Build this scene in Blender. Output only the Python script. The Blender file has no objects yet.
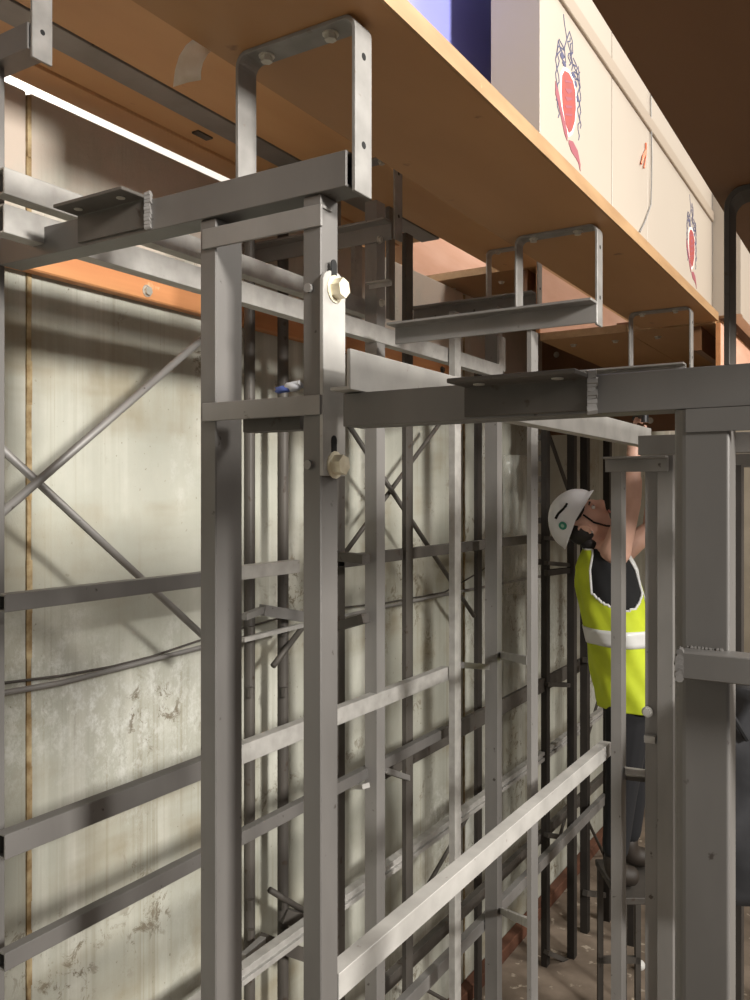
import bpy, bmesh, math, random
from mathutils import Vector, Matrix
random.seed(7)
sc = bpy.context.scene
COL = sc.collection

# ---------------------------------------------------------------- camera, light, exposure
# plan axes: a runs along the pit wall (world +Y), b runs from the camera line to that wall (world -X),
# h is the height over the eye.  The eye is ZC above the pit floor.
ZC = 2.5
F = 850.0; U0 = 375.0; V0 = 495.0
TH = math.atan2(525.0, F); S = math.sin(TH); K = math.cos(TH)

cam_d = bpy.data.cameras.new('camera'); cam = bpy.data.objects.new('camera', cam_d); COL.objects.link(cam)
cam.location = (0, 0, ZC); cam.rotation_euler = (math.pi/2, 0, TH)
cam_d.sensor_fit = 'VERTICAL'; cam_d.sensor_height = 24.0; cam_d.lens = 24.0*F/1000.0
cam_d.shift_y = -0.005; cam_d.clip_start = 0.05
sc.camera = cam

w = bpy.data.worlds.new('hall_air'); sc.world = w; w.use_nodes = True
w.node_tree.nodes['Background'].inputs[0].default_value = (1.0, 0.95, 0.89, 1)
w.node_tree.nodes['Background'].inputs[1].default_value = 0.29

def W(a, b, h): return Vector((-b, a, h+ZC))

def area(name, frm, to, size, power, color):
    d = bpy.data.lights.new(name, 'AREA'); d.shape = 'SQUARE'; d.size = size; d.energy = power; d.color = color
    o = bpy.data.objects.new(name, d); COL.objects.link(o); o.location = frm
    o.rotation_euler = (Vector(to)-Vector(frm)).to_track_quat('-Z', 'Y').to_euler()
    return o
area('hall_lamp', W(-.15, -5.0, 2.15), W(.95, 1.8, -.1), .8, 178, (1.0, .965, .91)).data.spread = math.radians(80)
area('hall_lamp', W(4.6, -4.5, 3.5), W(3.2, .8, 0.3), 1.5, 300, (1.0, .95, .88))
area('hall_lamp', W(5.0, -.6, 4.6), W(4.3, 1.6, .9), 1.6, 170, (1.0, .95, .88))
area('hall_lamp', W(2.0, 3.3, 3.0), W(2.0, 4.3, 1.6), 1.2, 160, (1.0, .97, .93)).data.spread = math.radians(110)
sc.view_settings.view_transform = 'Standard'; sc.view_settings.look = 'None'
sc.view_settings.exposure = 0.0; sc.view_settings.gamma = 1.0; sc.view_settings.use_curve_mapping = False

# ---------------------------------------------------------------- measuring helpers
def T(u): return (u-U0)/F
def a_on_b(u, b): t = T(u); return b*(K+S*t)/(S-K*t)
def b_on_a(u, a): t = T(u); return a*(S-K*t)/(K+S*t)
def Y(a, b): return K*a+S*b
def h_at(v, a, b): return (V0-v)/F*Y(a, b)
def at(u, v, b):                       # point of the vertical plane b seen at u, v
    a = a_on_b(u, b); return a, b, h_at(v, a, b)

# ---------------------------------------------------------------- materials
def mat(name, col, rough=.55, metal=0.0, col2=None, scale=8.0, detail=6, stretch=(1,1,1), bump=0.0, lo=.35, hi=.7, speck=None, alpha=None, trans=0):
    m = bpy.data.materials.new(name); m.use_nodes = True; nt = m.node_tree; N = nt.nodes; L = nt.links
    p = N['Principled BSDF']; p.inputs['Roughness'].default_value = rough; p.inputs['Metallic'].default_value = metal
    p.inputs['Base Color'].default_value = (*col, 1)
    if col2 is not None:
        tc = N.new('ShaderNodeTexCoord'); mp = N.new('ShaderNodeMapping'); mp.inputs['Scale'].default_value = stretch
        n = N.new('ShaderNodeTexNoise'); n.inputs['Scale'].default_value = scale; n.inputs['Detail'].default_value = detail
        r = N.new('ShaderNodeValToRGB'); r.color_ramp.elements[0].position = lo; r.color_ramp.elements[1].position = hi
        r.color_ramp.elements[0].color = (*col, 1); r.color_ramp.elements[1].color = (*col2, 1)
        L.new(tc.outputs['Object'], mp.inputs[0]); L.new(mp.outputs[0], n.inputs['Vector']); L.new(n.outputs['Fac'], r.inputs[0])
        out = r.outputs[0]
        if speck is not None:
            n2 = N.new('ShaderNodeTexNoise'); n2.inputs['Scale'].default_value = speck[1]; n2.inputs['Detail'].default_value = 4
            L.new(tc.outputs['Object'], n2.inputs['Vector'])
            r2 = N.new('ShaderNodeValToRGB'); r2.color_ramp.elements[0].position = speck[2]; r2.color_ramp.elements[1].position = speck[2]+.05
            L.new(n2.outputs['Fac'], r2.inputs[0])
            mx = N.new('ShaderNodeMix'); mx.data_type = 'RGBA'; mx.inputs[7].default_value = (*speck[0], 1)
            L.new(r2.outputs[0], mx.inputs[0]); L.new(out, mx.inputs[6]); out = mx.outputs[2]
        L.new(out, p.inputs['Base Color'])
        if bump:
            bp = N.new('ShaderNodeBump'); bp.inputs['Strength'].default_value = bump; bp.inputs['Distance'].default_value = .01
            L.new(n.outputs['Fac'], bp.inputs['Height']); L.new(bp.outputs[0], p.inputs['Normal'])
    if alpha is not None: p.inputs['Alpha'].default_value = alpha
    if trans: p.inputs['Transmission Weight'].default_value = trans
    return m

STEEL = mat('grey_steel', (.195,.186,.176), .48, .30, (.262,.25,.238), 7, stretch=(1,1,.35), bump=.04, speck=((.07,.06,.05), 38, .70))
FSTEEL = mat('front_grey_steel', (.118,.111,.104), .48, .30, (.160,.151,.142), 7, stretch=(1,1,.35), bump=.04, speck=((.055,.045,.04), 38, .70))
BSTEEL = mat('backlit_dark_steel', (.022,.018,.015), .65, .1, (.045,.038,.032), 9, stretch=(1,1,.4))  # near-black colour stands in for rear posts seen against the light
HOOP = mat('dull_galvanised_steel', (.19,.182,.17), .5, .25, (.26,.25,.235), 20, speck=((.18,.16,.14), 50, .68))
DSTEEL = mat('dark_steel', (.060,.053,.046), .6, .2, (.10,.088,.076), 9, stretch=(1,1,.4), bump=.05, speck=((.05,.035,.025), 30, .64))
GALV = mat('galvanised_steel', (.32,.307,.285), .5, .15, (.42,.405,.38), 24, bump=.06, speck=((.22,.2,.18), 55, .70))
PALE = mat('pale_worn_steel', (.31,.298,.278), .55, .1, (.41,.395,.37), 12, bump=.08, speck=((.25,.22,.2), 40, .70))
BOLT = mat('zinc_bolt', (.45,.43,.38), .4, .5, (.6,.57,.5), 60)
BRASSY = mat('passivated_bolt', (.62,.55,.40), .4, .3, (.75,.70,.55), 60)
BLACK = mat('black_hole', (.008,.008,.008), .9)
PLYL = mat('light_brown_board', (.50,.28,.125), .55, 0, (.58,.345,.165), 5, stretch=(1,.25,1), bump=.02, speck=((.28,.15,.07), 11, .70))
PLY = mat('brown_board', (.34,.175,.068), .55, 0, (.40,.215,.090), 5, stretch=(1,.25,1), bump=.02, speck=((.20,.10,.045), 11, .68))
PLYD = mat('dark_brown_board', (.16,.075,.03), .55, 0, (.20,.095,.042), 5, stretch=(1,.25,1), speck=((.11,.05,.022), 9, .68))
EDGE = mat('cut_board_edge', (.29,.165,.07), .6, 0, (.37,.225,.105), 30, stretch=(1,.2,1), speck=((.40,.24,.11), 40, .68))
PINK = mat('pink_riser_board', (.62,.36,.25), .6, 0, (.72,.47,.36), 12, stretch=(1,.2,1))
TIMBER = mat('orange_timber', (.52,.215,.085), .6, 0, (.66,.31,.13), 7, stretch=(1,.12,3), bump=.05, speck=((.72,.45,.26), 12, .68))
RUST = mat('rusty_joint_filler', (.20,.125,.05), .9, 0, (.48,.38,.22), 25, bump=.4)
CREAM = mat('cream_paint', (.40,.345,.285), .4, 0, (.425,.37,.305), 2)
CREAMD = mat('cream_band', (.33,.27,.21), .4, 0, (.355,.29,.225), 2)
BLUE = mat('blue_panel', (.26,.27,.66), .6, 0, (.29,.30,.72), 3)
NAVY = mat('navy_print', (.06,.06,.13), .6); RED = mat('red_print', (.34,.05,.035), .6, 0, (.26,.045,.045), 40); WINE = mat('wine_print', (.27,.065,.085), .6)
WHITEP = mat('white_print', (.85,.82,.78), .5)

def wall_material():
    m = bpy.data.materials.new('weathered_concrete'); m.use_nodes = True; nt = m.node_tree; N = nt.nodes; L = nt.links
    p = N['Principled BSDF']; p.inputs['Roughness'].default_value = .75
    tc = N.new('ShaderNodeTexCoord')
    def noise(scale, stretch=(1,1,1), detail=6, rough=.55, dist=0):
        mp = N.new('ShaderNodeMapping'); mp.inputs['Scale'].default_value = stretch
        n = N.new('ShaderNodeTexNoise'); n.inputs['Scale'].default_value = scale; n.inputs['Detail'].default_value = detail
        n.inputs['Roughness'].default_value = rough; n.inputs['Distortion'].default_value = dist
        L.new(tc.outputs['Object'], mp.inputs[0]); L.new(mp.outputs[0], n.inputs['Vector']); return n.outputs['Fac']
    def ramp(f, lo, hi):
        r = N.new('ShaderNodeMapRange'); r.inputs[1].default_value = lo; r.inputs[2].default_value = hi; L.new(f, r.inputs[0]); return r.outputs[0]
    def mix(fac, a, bcol):
        x = N.new('ShaderNodeMix'); x.data_type = 'RGBA'; L.new(fac, x.inputs[0])
        if isinstance(a, tuple): x.inputs[6].default_value = (*a, 1)
        else: L.new(a, x.inputs[6])
        x.inputs[7].default_value = (*bcol, 1); return x.outputs[2]
    def mul(x, y):
        q = N.new('ShaderNodeMath'); q.operation = 'MULTIPLY'; L.new(x, q.inputs[0]); L.new(y, q.inputs[1]); return q.outputs[0]
    sep = N.new('ShaderNodeSeparateXYZ'); L.new(tc.outputs['Object'], sep.inputs[0])
    c = mix(ramp(noise(2.2), .35, .7), (.355,.355,.30), (.455,.45,.385))
    c = mix(mul(ramp(noise(1.7, (1,5,.22), 5), .50, .72), ramp(noise(1.1), .40, .60)), c, (.66,.655,.59))      # pale runs
    c = mix(mul(ramp(noise(7, (1,9,.12), 4), .52, .72), ramp(noise(1.6, (1,1.5,.6)), .45, .62)), c, (.28,.26,.195)) # thin dark runs
    fl = noise(26, (1,1,.8), 12, .80, .1)
    dj = N.new('ShaderNodeMath'); dj.operation = 'SUBTRACT'; L.new(sep.outputs[1], dj.inputs[0]); dj.inputs[1].default_value = 1.358
    ab_ = N.new('ShaderNodeMath'); ab_.operation = 'ABSOLUTE'; L.new(dj.outputs[0], ab_.inputs[0])
    nj = N.new('ShaderNodeMapRange'); nj.inputs[1].default_value = .0; nj.inputs[2].default_value = .34; nj.inputs[3].default_value = .17; nj.inputs[4].default_value = 0; L.new(ab_.outputs[0], nj.inputs[0])
    dc = N.new('ShaderNodeMath'); dc.operation = 'SUBTRACT'; L.new(sep.outputs[2], dc.inputs[0]); dc.inputs[1].default_value = ZC-.56
    ac_ = N.new('ShaderNodeMath'); ac_.operation = 'ABSOLUTE'; L.new(dc.outputs[0], ac_.inputs[0])
    nc = N.new('ShaderNodeMapRange'); nc.inputs[1].default_value = .0; nc.inputs[2].default_value = .22; nc.inputs[3].default_value = .07; nc.inputs[4].default_value = 0; L.new(ac_.outputs[0], nc.inputs[0])
    s1 = N.new('ShaderNodeMath'); L.new(noise(1.5, (1,1,.55), 4), s1.inputs[0]); L.new(nj.outputs[0], s1.inputs[1])
    s2 = N.new('ShaderNodeMath'); L.new(s1.outputs[0], s2.inputs[0]); L.new(nc.outputs[0], s2.inputs[1])
    c = mix(mul(ramp(fl, .47, .60), ramp(s2.outputs[0], .56, .74)), c, (.62,.625,.585))
    c = mix(mul(ramp(noise(60, (1,1,1), 3, .6), .68, .72), ramp(noise(2.7, (1,1,1), 3), .45, .6)), c, (.17,.15,.11))                # flaked white patches
    c = mix(mul(ramp(noise(17, (1,1,1), 10, .78, .6), .53, .58), ramp(noise(2.3, (1,1.1,1), 4), .54, .62)), c, (.19,.165,.12))   # lost paint
    c = mix(mul(ramp(noise(2.0, (1,.4,2.2), 4), .46, .70), ramp(noise(3, (1,1.5,.7)), .40, .62)), c, (.26,.225,.15)) # damp stains
    top = N.new('ShaderNodeMapRange'); top.inputs[1].default_value = ZC+.55; top.inputs[2].default_value = ZC+.66; L.new(sep.outputs[2], top.inputs[0])
    c = mix(mul(top.outputs[0], ramp(noise(5), .25, .55)), c, (.50,.42,.35))                                    # bare concrete band at the top
    L.new(c, p.inputs['Base Color'])
    bp = N.new('ShaderNodeBump'); bp.inputs['Strength'].default_value = .35; bp.inputs['Distance'].default_value = .012
    L.new(fl, bp.inputs['Height']); L.new(bp.outputs[0], p.inputs['Normal'])
    return m
CONC = wall_material()
FLOOR = mat('dusty_floor', (.14,.105,.075), .9, 0, (.30,.235,.18), 4, detail=9, bump=.5, speck=((.45,.38,.30), 15, .62))
HALL = mat('hall_white', (.82,.80,.77), .6, 0, (.86,.84,.81), 1)
FARW = mat('far_concrete', (.40,.34,.26), .8, 0, (.52,.45,.35), 3, bump=.2)

# ---------------------------------------------------------------- mesh helpers (everything given as a, b, h)
class MB:
    def __init__(s): s.bm = bmesh.new()
    def face(s, vs):
        try: s.bm.faces.new(vs)
        except ValueError: pass
    def prism(s, axis, pts, c0, c1):
        def P(p, c):
            if axis == 'a': return W(c, p[0], p[1])
            if axis == 'b': return W(p[0], c, p[1])
            return W(p[0], p[1], c)
        A = [s.bm.verts.new(P(p, c0)) for p in pts]; B = [s.bm.verts.new(P(p, c1)) for p in pts]
        n = len(pts)
        for i in range(n): s.face((A[i], A[(i+1)%n], B[(i+1)%n], B[i]))
        s.face(A[::-1]); s.face(B); return s
    def box(s, a0, a1, b0, b1, h0, h1): return s.prism('h', [(a0,b0),(a1,b0),(a1,b1),(a0,b1)], h0, h1)
    def rhs(s, axis, p0, p1, c0, c1, wl=.004):
        (x0,y0),(x1,y1) = p0, p1
        o = [(x0,y0),(x1,y0),(x1,y1),(x0,y1)]; i = [(x0+wl,y0+wl),(x1-wl,y0+wl),(x1-wl,y1-wl),(x0+wl,y1-wl)]
        def P(p, c):
            if axis == 'a': return W(c, p[0], p[1])
            if axis == 'b': return W(p[0], c, p[1])
            return W(p[0], p[1], c)
        V = [[s.bm.verts.new(P(p, c)) for p in q] for c in (c0, c1) for q in (o, i)]
        for k in range(4):
            j = (k+1) % 4
            s.face((V[0][k],V[0][j],V[2][j],V[2][k])); s.face((V[1][k],V[3][k],V[3][j],V[1][j]))
            s.face((V[0][k],V[1][k],V[1][j],V[0][j])); s.face((V[2][k],V[2][j],V[3][j],V[3][k]))
        return s
    def tube(s, p, q, r, n=10, r2=None):
        p, q = Vector(p), Vector(q); d = (q-p).normalized(); x = d.orthogonal().normalized(); y = d.cross(x)
        r2 = r if r2 is None else r2
        A = [s.bm.verts.new(p+(x*math.cos(2*math.pi*i/n)+y*math.sin(2*math.pi*i/n))*r) for i in range(n)]
        B = [s.bm.verts.new(q+(x*math.cos(2*math.pi*i/n)+y*math.sin(2*math.pi*i/n))*r2) for i in range(n)]
        for i in range(n): s.face((A[i], A[(i+1)%n], B[(i+1)%n], B[i]))
        s.face(A[::-1]); s.face(B); return s
    def path(s, pts, r, n=7):
        rings = []
        for i, p in enumerate(pts):
            p = Vector(p); d = (Vector(pts[min(i+1,len(pts)-1)])-Vector(pts[max(i-1,0)])).normalized()
            x = d.cross(Vector((.31,.2,.93))).normalized(); y = d.cross(x)
            rings.append([s.bm.verts.new(p+(x*math.cos(2*math.pi*k/n)+y*math.sin(2*math.pi*k/n))*r) for k in range(n)])
        for A, B in zip(rings, rings[1:]):
            for k in range(n): s.face((A[k], A[(k+1)%n], B[(k+1)%n], B[k]))
        s.face(rings[0][::-1]); s.face(rings[-1]); return s
    def bar(s, p, q, wd, ht):                                  # rectangular bar between two points, ht is upright
        p, q = Vector(p), Vector(q); d = (q-p).normalized(); x = d.cross(Vector((0,0,1)))
        x = Vector((1,0,0)) if x.length < .01 else x.normalized(); y = x.cross(d)
        A = [s.bm.verts.new(p+x*i*wd/2+y*j*ht/2) for i, j in ((-1,-1),(1,-1),(1,1),(-1,1))]
        B = [s.bm.verts.new(q+x*i*wd/2+y*j*ht/2) for i, j in ((-1,-1),(1,-1),(1,1),(-1,1))]
        for k in range(4): s.face((A[k], A[(k+1)%4], B[(k+1)%4], B[k]))
        s.face(A[::-1]); s.face(B); return s
    def build(s, name, m, parent=None, bevel=0, smooth=False, mats=None):
        bm = s.bm
        bmesh.ops.recalc_face_normals(bm, faces=bm.faces)
        if bevel: bmesh.ops.bevel(bm, geom=[e for e in bm.edges if len(e.link_faces) == 2 and e.calc_face_angle(0) > .5], offset=bevel, segments=1, affect='EDGES', clamp_overlap=True)
        me = bpy.data.meshes.new(name)
        root = parent
        while root is not None and root.parent is not None: root = root.parent
        if root is not None: org = root.location.copy()
        else:
            xs = [v.co.x for v in bm.verts]; ys = [v.co.y for v in bm.verts]; zs = [v.co.z for v in bm.verts]
            org = Vector(((min(xs)+max(xs))/2, (min(ys)+max(ys))/2, min(zs)))
        bmesh.ops.translate(bm, verts=bm.verts, vec=-org)
        bm.to_mesh(me); bm.free()
        for q in (mats or [m]): me.materials.append(q)
        if smooth:
            for f in me.polygons: f.use_smooth = True
        o = bpy.data.objects.new(name, me); COL.objects.link(o)
        if parent is not None: o.parent = parent
        else: o.location = org
        return o
def tag(o, label, cat, group=None):
    o['label'] = label; o['category'] = cat
    if group: o['group'] = group
    return o
def thing(name, label, cat, loc, group=None):
    o = bpy.data.objects.new(name, None); COL.objects.link(o); o.location = loc; o.empty_display_size = .05
    return tag(o, label, cat, group)
def struct(o): o['kind'] = 'structure'; return o

def hexbolt(name, c, d, r, m, parent, ln=.008):               # hexagon head on a washer
    c = Vector(c); d = Vector(d).normalized(); b = MB()
    b.tube(c, c+d*.002, r*1.35, 14); b.tube(c+d*.002, c+d*(.002+ln), r, 6)
    return b.build(name, m, parent)

def post_box(u0, u1, a0, da=.05):
    b1 = b_on_a(u0, a0)
    for q in (da, .04, .03, .02, .012):
        b0 = b_on_a(u1, a0+q)
        if b0 < b1-.012: return a0, a0+q, b0, b1
    return a0, a0+.012, b1-.014, b1
def post(u0, u1, a0, h0, h1, m, parent, name='post', da=.05):
    a0, a1, b0, b1 = post_box(u0, u1, a0, da)
    wl = min(.004, (b1-b0)*.2, (a1-a0)*.2)
    o = MB().rhs('h', (a0,b0), (a1,b1), h0, h1, wl).build(name, m, parent)
    return o, (a0, a1, b0, b1)
def L_b(a0, h0, h1, b0, b1, dep=.045, t=.006, flange='top', side=-1):  # angle running along b: upright leg at a0, flange towards side
    m = MB(); f = (a0, a0+side*dep) if side < 0 else (a0+t, a0+dep)
    hh = (h1-t, h1) if flange == 'top' else (h0, h0+t)
    x0, x1 = sorted((a0+side*dep, a0 + (t if side < 0 else 0)))
    if flange == 'top': pts = [(a0,h0),(a0+t,h0),(a0+t,h1),(x0,h1),(x0,h1-t),(a0,h1-t)] if side < 0 else [(a0,h0),(a0+t,h0),(a0+t,h1-t),(x1,h1-t),(x1,h1),(a0,h1)]
    else: pts = [(a0,h1),(a0+t,h1),(a0+t,h0),(x0,h0),(x0,h0+t),(a0,h0+t)] if side < 0 else [(a0,h1),(a0+t,h1),(a0+t,h0+t),(x1,h0+t),(x1,h0),(a0,h0)]
    return m.prism('b', pts, b0, b1)

H_FLOOR = -ZC
# ---------------------------------------------------------------- the setting
WB = 1.86; WTOP = 1.012
fl = struct(MB().box(-3.5, 9.2, -6.0, 4.6, H_FLOOR-.2, H_FLOOR).build('floor', FLOOR))
wl = struct(MB().box(-3.5, 9.0, WB+.012, WB+.16, H_FLOOR, WTOP-.006).build('wall_left', FARW))
J = [-3.5, -1.15, 1.358, 3.86, 6.4, 9.0]
for j0, j1 in zip(J, J[1:]):
    MB().box(j0+.006, j1-.006, WB, WB+.03, H_FLOOR, WTOP).build('concrete_panel', CONC, wl, bevel=.004)
for j in J[1:-1]:
    m = MB(); pts = []
    z = H_FLOOR
    while z < WTOP-.02:
        z2 = min(z+random.uniform(.05,.14), WTOP-.01); x = random.uniform(.005,.008)
        m.box(j-x, j+x, WB-random.uniform(.001,.004), WB+.02, z, z2); z = z2
    jo = m.build('joint_filler', RUST, wl)
struct(MB().box(9.0, 9.15, -6.0, 2.2, H_FLOOR, 2.2).build('wall_back', FARW))
struct(MB().box(-3.5, 9.2, 4.3, 4.5, H_FLOOR, 3.6).build('wall_hall', HALL))

# ---------------------------------------------------------------- boards overhead (near block)
def board(name, a0, a1, b0, b1, h0, th, m, label, cat='board', edges=()):
    r = thing(name, label, cat, W(a0, b1, h0))
    MB().box(a0, a1, b0, b1, h0, h0+th).build('panel', m, r, bevel=.001)
    for e in edges:
        if e == 'right': MB().box(a0, a1, b0-.006, b0, h0, h0+th).build('edge_strip', EDGE, r)
        if e == 'front': MB().box(a0-.006, a0, b0, b1, h0, h0+th).build('edge_strip', EDGE, r)
    return r
mid_deck = board('plywood_deck', -.4, 3.655, .63, .93, .703, .034, PLY, 'long brown plywood deck with bare yellow edge below the crest board', 'board', ('right',))
third = board('plywood_deck', -.4, 3.655, 1.325, 1.575, 1.034, .03, PLYL, 'brown plywood deck at top left with a curl of tape hanging by its edge', 'board', ())
steel_strip = tag(MB().box(-.4, 3.05, 1.578, 1.66, 1.030, 1.058).build('steel_strip', STEEL, None, .001), 'grey steel strip running between two brown boards at top left', 'beam')
fourth = board('plywood_board', -.4, 3.05, 1.663, 1.76, 1.034, .026, PLYL, 'narrow brown board beside the grey steel strip, small dark plate screwed below it', 'board', ())
MB().box(a_on_b(203,1.70)-.03, a_on_b(203,1.70)+.03, 1.69, 1.715, 1.029, 1.034).build('fixing_plate', DSTEEL, fourth)
fifth = board('plywood_board', -.4, 3.05, 1.765, 1.856, 1.028, .026, PLYL, 'outermost brown board above the bright gap at the top of the wall', 'board', ())
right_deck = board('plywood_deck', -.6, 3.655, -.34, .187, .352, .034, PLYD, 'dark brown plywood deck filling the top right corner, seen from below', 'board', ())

# tape curl hanging by the joint
m = MB(); rows = []
outer = [(208,29),(197,36),(186,45),(179,56),(175,70),(173,87)]; inner = [(226,40),(216,47),(208,54),(203,63),(201,72),(201,80)]
for k, (p, q) in enumerate(zip(outer, inner)):
    bo = .945+.006*k; bi = .93+.004*k
    rows.append([m.bm.verts.new(W(*at(*p, bo))), m.bm.verts.new(W(*at((p[0]+q[0])/2+.5, (p[1]+q[1])/2-1, (bo+bi)/2+.006))), m.bm.verts.new(W(*at(*q, bi)))])
for p, q in zip(rows, rows[1:]):
    for k in (0, 1): m.face((p[k], p[k+1], q[k+1], q[k]))
tape = m.build('packing_tape', mat('clear_brown_tape', (.80,.70,.54), .2, 0, (.95,.88,.74), 30, alpha=.9), None, smooth=True)
sm = tape.modifiers.new('thick', 'SOLIDIFY'); sm.thickness = .0006
tag(tape, 'curl of clear packing tape hanging under the brown deck at top left', 'tape')

# ---------------------------------------------------------------- hoop brackets
def hoop(a0, bR, bL, h0, h1, label, m=HOOP, wd=.045, t=.0065, bolts=True, hL=None):
    hL = h0 if hL is None else hL
    r = thing('hoop_bracket', label, 'bracket', W(a0, (bR+bL)/2, h0), 'hoop brackets bolted under the decks')
    R = .022; out = []; inn = []
    def arc(cb, ch, rr, q0):
        return [(cb+rr*math.cos(q0+k*math.pi/10), ch+rr*math.sin(q0+k*math.pi/10)) for k in range(6)]
    out = [(bL, hL)] + [(b, h) for b, h in arc(bL-R, h1-R, R, 0)] + [(b, h) for b, h in arc(bR+R, h1-R, R, math.pi/2)] + [(bR, h0)]
    inn = [(bL-t, hL)] + [(b, h) for b, h in arc(bL-R, h1-R, R-t, 0)] + [(b, h) for b, h in arc(bR+R, h1-R, R-t, math.pi/2)] + [(bR+t, h0)]
    mb = MB(); V = [[mb.bm.verts.new(W(a, *p)) for p in q] for a in (a0, a0+wd) for q in (out, inn)]
    n = len(out)
    for i in range(n-1):
        mb.face((V[0][i],V[0][i+1],V[1][i+1],V[1][i])); mb.face((V[2][i],V[3][i],V[3][i+1],V[2][i+1]))
        mb.face((V[0][i],V[2][i],V[2][i+1],V[0][i+1])); mb.face((V[1][i],V[1][i+1],V[3][i+1],V[3][i]))
    for i in (0, n-1): mb.face((V[0][i],V[1][i],V[3][i],V[2][i]))
    mb.build('hoop', m, r, bevel=.0008)
    if bolts:
        for f in (.2, .74):
            b = bL+(bR-bL)*f; hexbolt('bolt', W(a0+wd*.5, b, h1-t), (0,0,-1), .0095, BOLT, r)
    for f in (.28, .78):                                       # holes through the outer leg
        h = h0+(h1-h0)*f; mb = MB(); mb.tube(W(a0+wd*.5, bR+.001, h), W(a0+wd*.5, bR-.0004, h), .0055, 12); mb.build('bolt_hole', BLACK, r)
    return r
hoop(1.034, .672, .900, .442, .703, 'large galvanised hoop bracket at top centre under the plywood deck', hL=.503)
hoop(1.034, 1.405, 1.63, .835, 1.034, 'hoop bracket leg cut by the top left corner, bolted to a grey beam end', hL=.903)
hoop(1.040, -.070, .172, .149, .352, 'dark hoop bracket leg by the right edge below the dark brown deck', DSTEEL)
hoop(2.167, .664, .892, .440, .703, 'hoop bracket in the middle of the picture standing on a dark angle beam', HOOP, hL=.500)
hoop(2.215, 1.297, 1.53, .775, 1.034, 'small hoop bracket behind the front frame, its holed leg right of the large one', HOOP, hL=.830)
hoop(3.300, .660, .890, .440, .703, 'small hoop bracket at right just above the long grey beam', hL=.490)
hoop(3.305, 1.258, 1.49, .775, 1.034, 'distant hoop bracket below a cut board edge, its near leg bright white', GALV, hL=.830)

# ---------------------------------------------------------------- front welded frame
A0 = 1.03
fr = thing('stepped_trestle', 'front grey steel frame with stepped beams and thick posts nearest the viewer', 'frame', W(A0, .7, H_FLOOR))
# left edge post
MB().rhs('h', (A0-.02, b_on_a(5, A0+.03)), (A0+.03, b_on_a(5, A0+.03)+.06), H_FLOOR, .853, .004).build('post', FSTEEL, fr, .0015)
# channel post, open towards the viewer
def channel_post(u0, u1, a0, dep, h0, h1, m, parent):
    bL = b_on_a(u0, a0); bR = b_on_a(u1, a0+dep); t = .0045
    return MB().prism('h', [(a0,bL),(a0,bL-t),(a0+dep-.008,bL-t*1.4),(a0+dep-t,bL-t*3),(a0+dep-t,bR+t*2),(a0+dep-.008,bR+t),(a0,bR+t),(a0,bR),(a0+dep,bR),(a0+dep,bL)], h0, h1).build('post', m, parent, .0008)
q1 = (b_on_a(216, 1.035), b_on_a(200, 1.035))
MB().rhs('h', (1.035, q1[0]), (a_on_b(242.5, q1[0]), q1[1]), H_FLOOR, .449, .004).build('post', FSTEEL, fr, .002)
c2 = (1.035, None, None, None)
b1 = b_on_a(303, 1.035); b0 = b_on_a(321, 1.035); a1 = a_on_b(338, b0)
p2 = MB().rhs('h', (1.035, b0), (a1, b1), H_FLOOR, .449, .004).build('post', FSTEEL, fr, .0015)
C2 = (1.035, a1, b0, b1)
# slotted end plate on its right face
pl = MB()
hA = h_at(272, 1.06, b0); hB = h_at(476, 1.06, b0); aw = a_on_b(345, b0-.007)
am = (1.03+aw)/2; rr = (aw-1.03)/2
pts = [(1.03, hB), (aw, hB)] + [(am+rr*math.cos(k*math.pi/8)*1.0, hA-.018+.018*math.sin(k*math.pi/8)) for k in range(9)]
pl.prism('b', pts, b0-.008, b0-.001); plate = pl.build('slotted_plate', PALE, fr, .001)
for vv in (290, 465):
    h = h_at(vv, am, b0)
    s = MB(); s.prism('b', [(am-.002+.0075*math.cos(k*math.pi/6), h+.030+(.007 if 0 <= k <= 6 else -.02)+.0075*math.sin(k*math.pi/6)) for k in range(12)], b0-.0086, b0-.007).build('slot', BLACK, plate)
    hexbolt('hex_bolt', W(am, b0-.008, h), (1,0,0), .0155, BRASSY, plate, .016)
    MB().tube(W(1.036, b1-.012, h), W(1.029, b1-.012, h), .007, 10).build('bolt_end', STEEL, plate)
# right hand channel post
xa = b_on_a(675.5, 1.046); xb = b_on_a(732, 1.046)
def rounded(a0, a1, b0, b1, rl, rr_):
    pts = []
    for (ca, cb, r, q) in ((a0+rr_, b0+rr_, rr_, math.pi), (a1-rr_, b0+rr_, rr_, -math.pi/2), (a1-rl, b1-rl, rl, 0), (a0+rl, b1-rl, rl, math.pi/2)):
        q = {math.pi:(math.pi, 1.5*math.pi), -math.pi/2:(1.5*math.pi, 2*math.pi), 0:(0, .5*math.pi), math.pi/2:(.5*math.pi, math.pi)}[q]
        seq = [(ca+r*math.cos(q[0]+(q[1]-q[0])*k/6), cb+r*math.sin(q[0]+(q[1]-q[0])*k/6)) for k in range(7)]
        pts.append(seq)
    # order: a0b0 corner, a1b0, a1b1, a0b1 (angles measured with cos->a, sin->b)
    return pts[0]+pts[1]+pts[2]+pts[3]
MB().prism('h', rounded(1.030, 1.075, xb, xa, .015, .004), H_FLOOR, .099).build('post', FSTEEL, fr, smooth=False)
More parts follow.
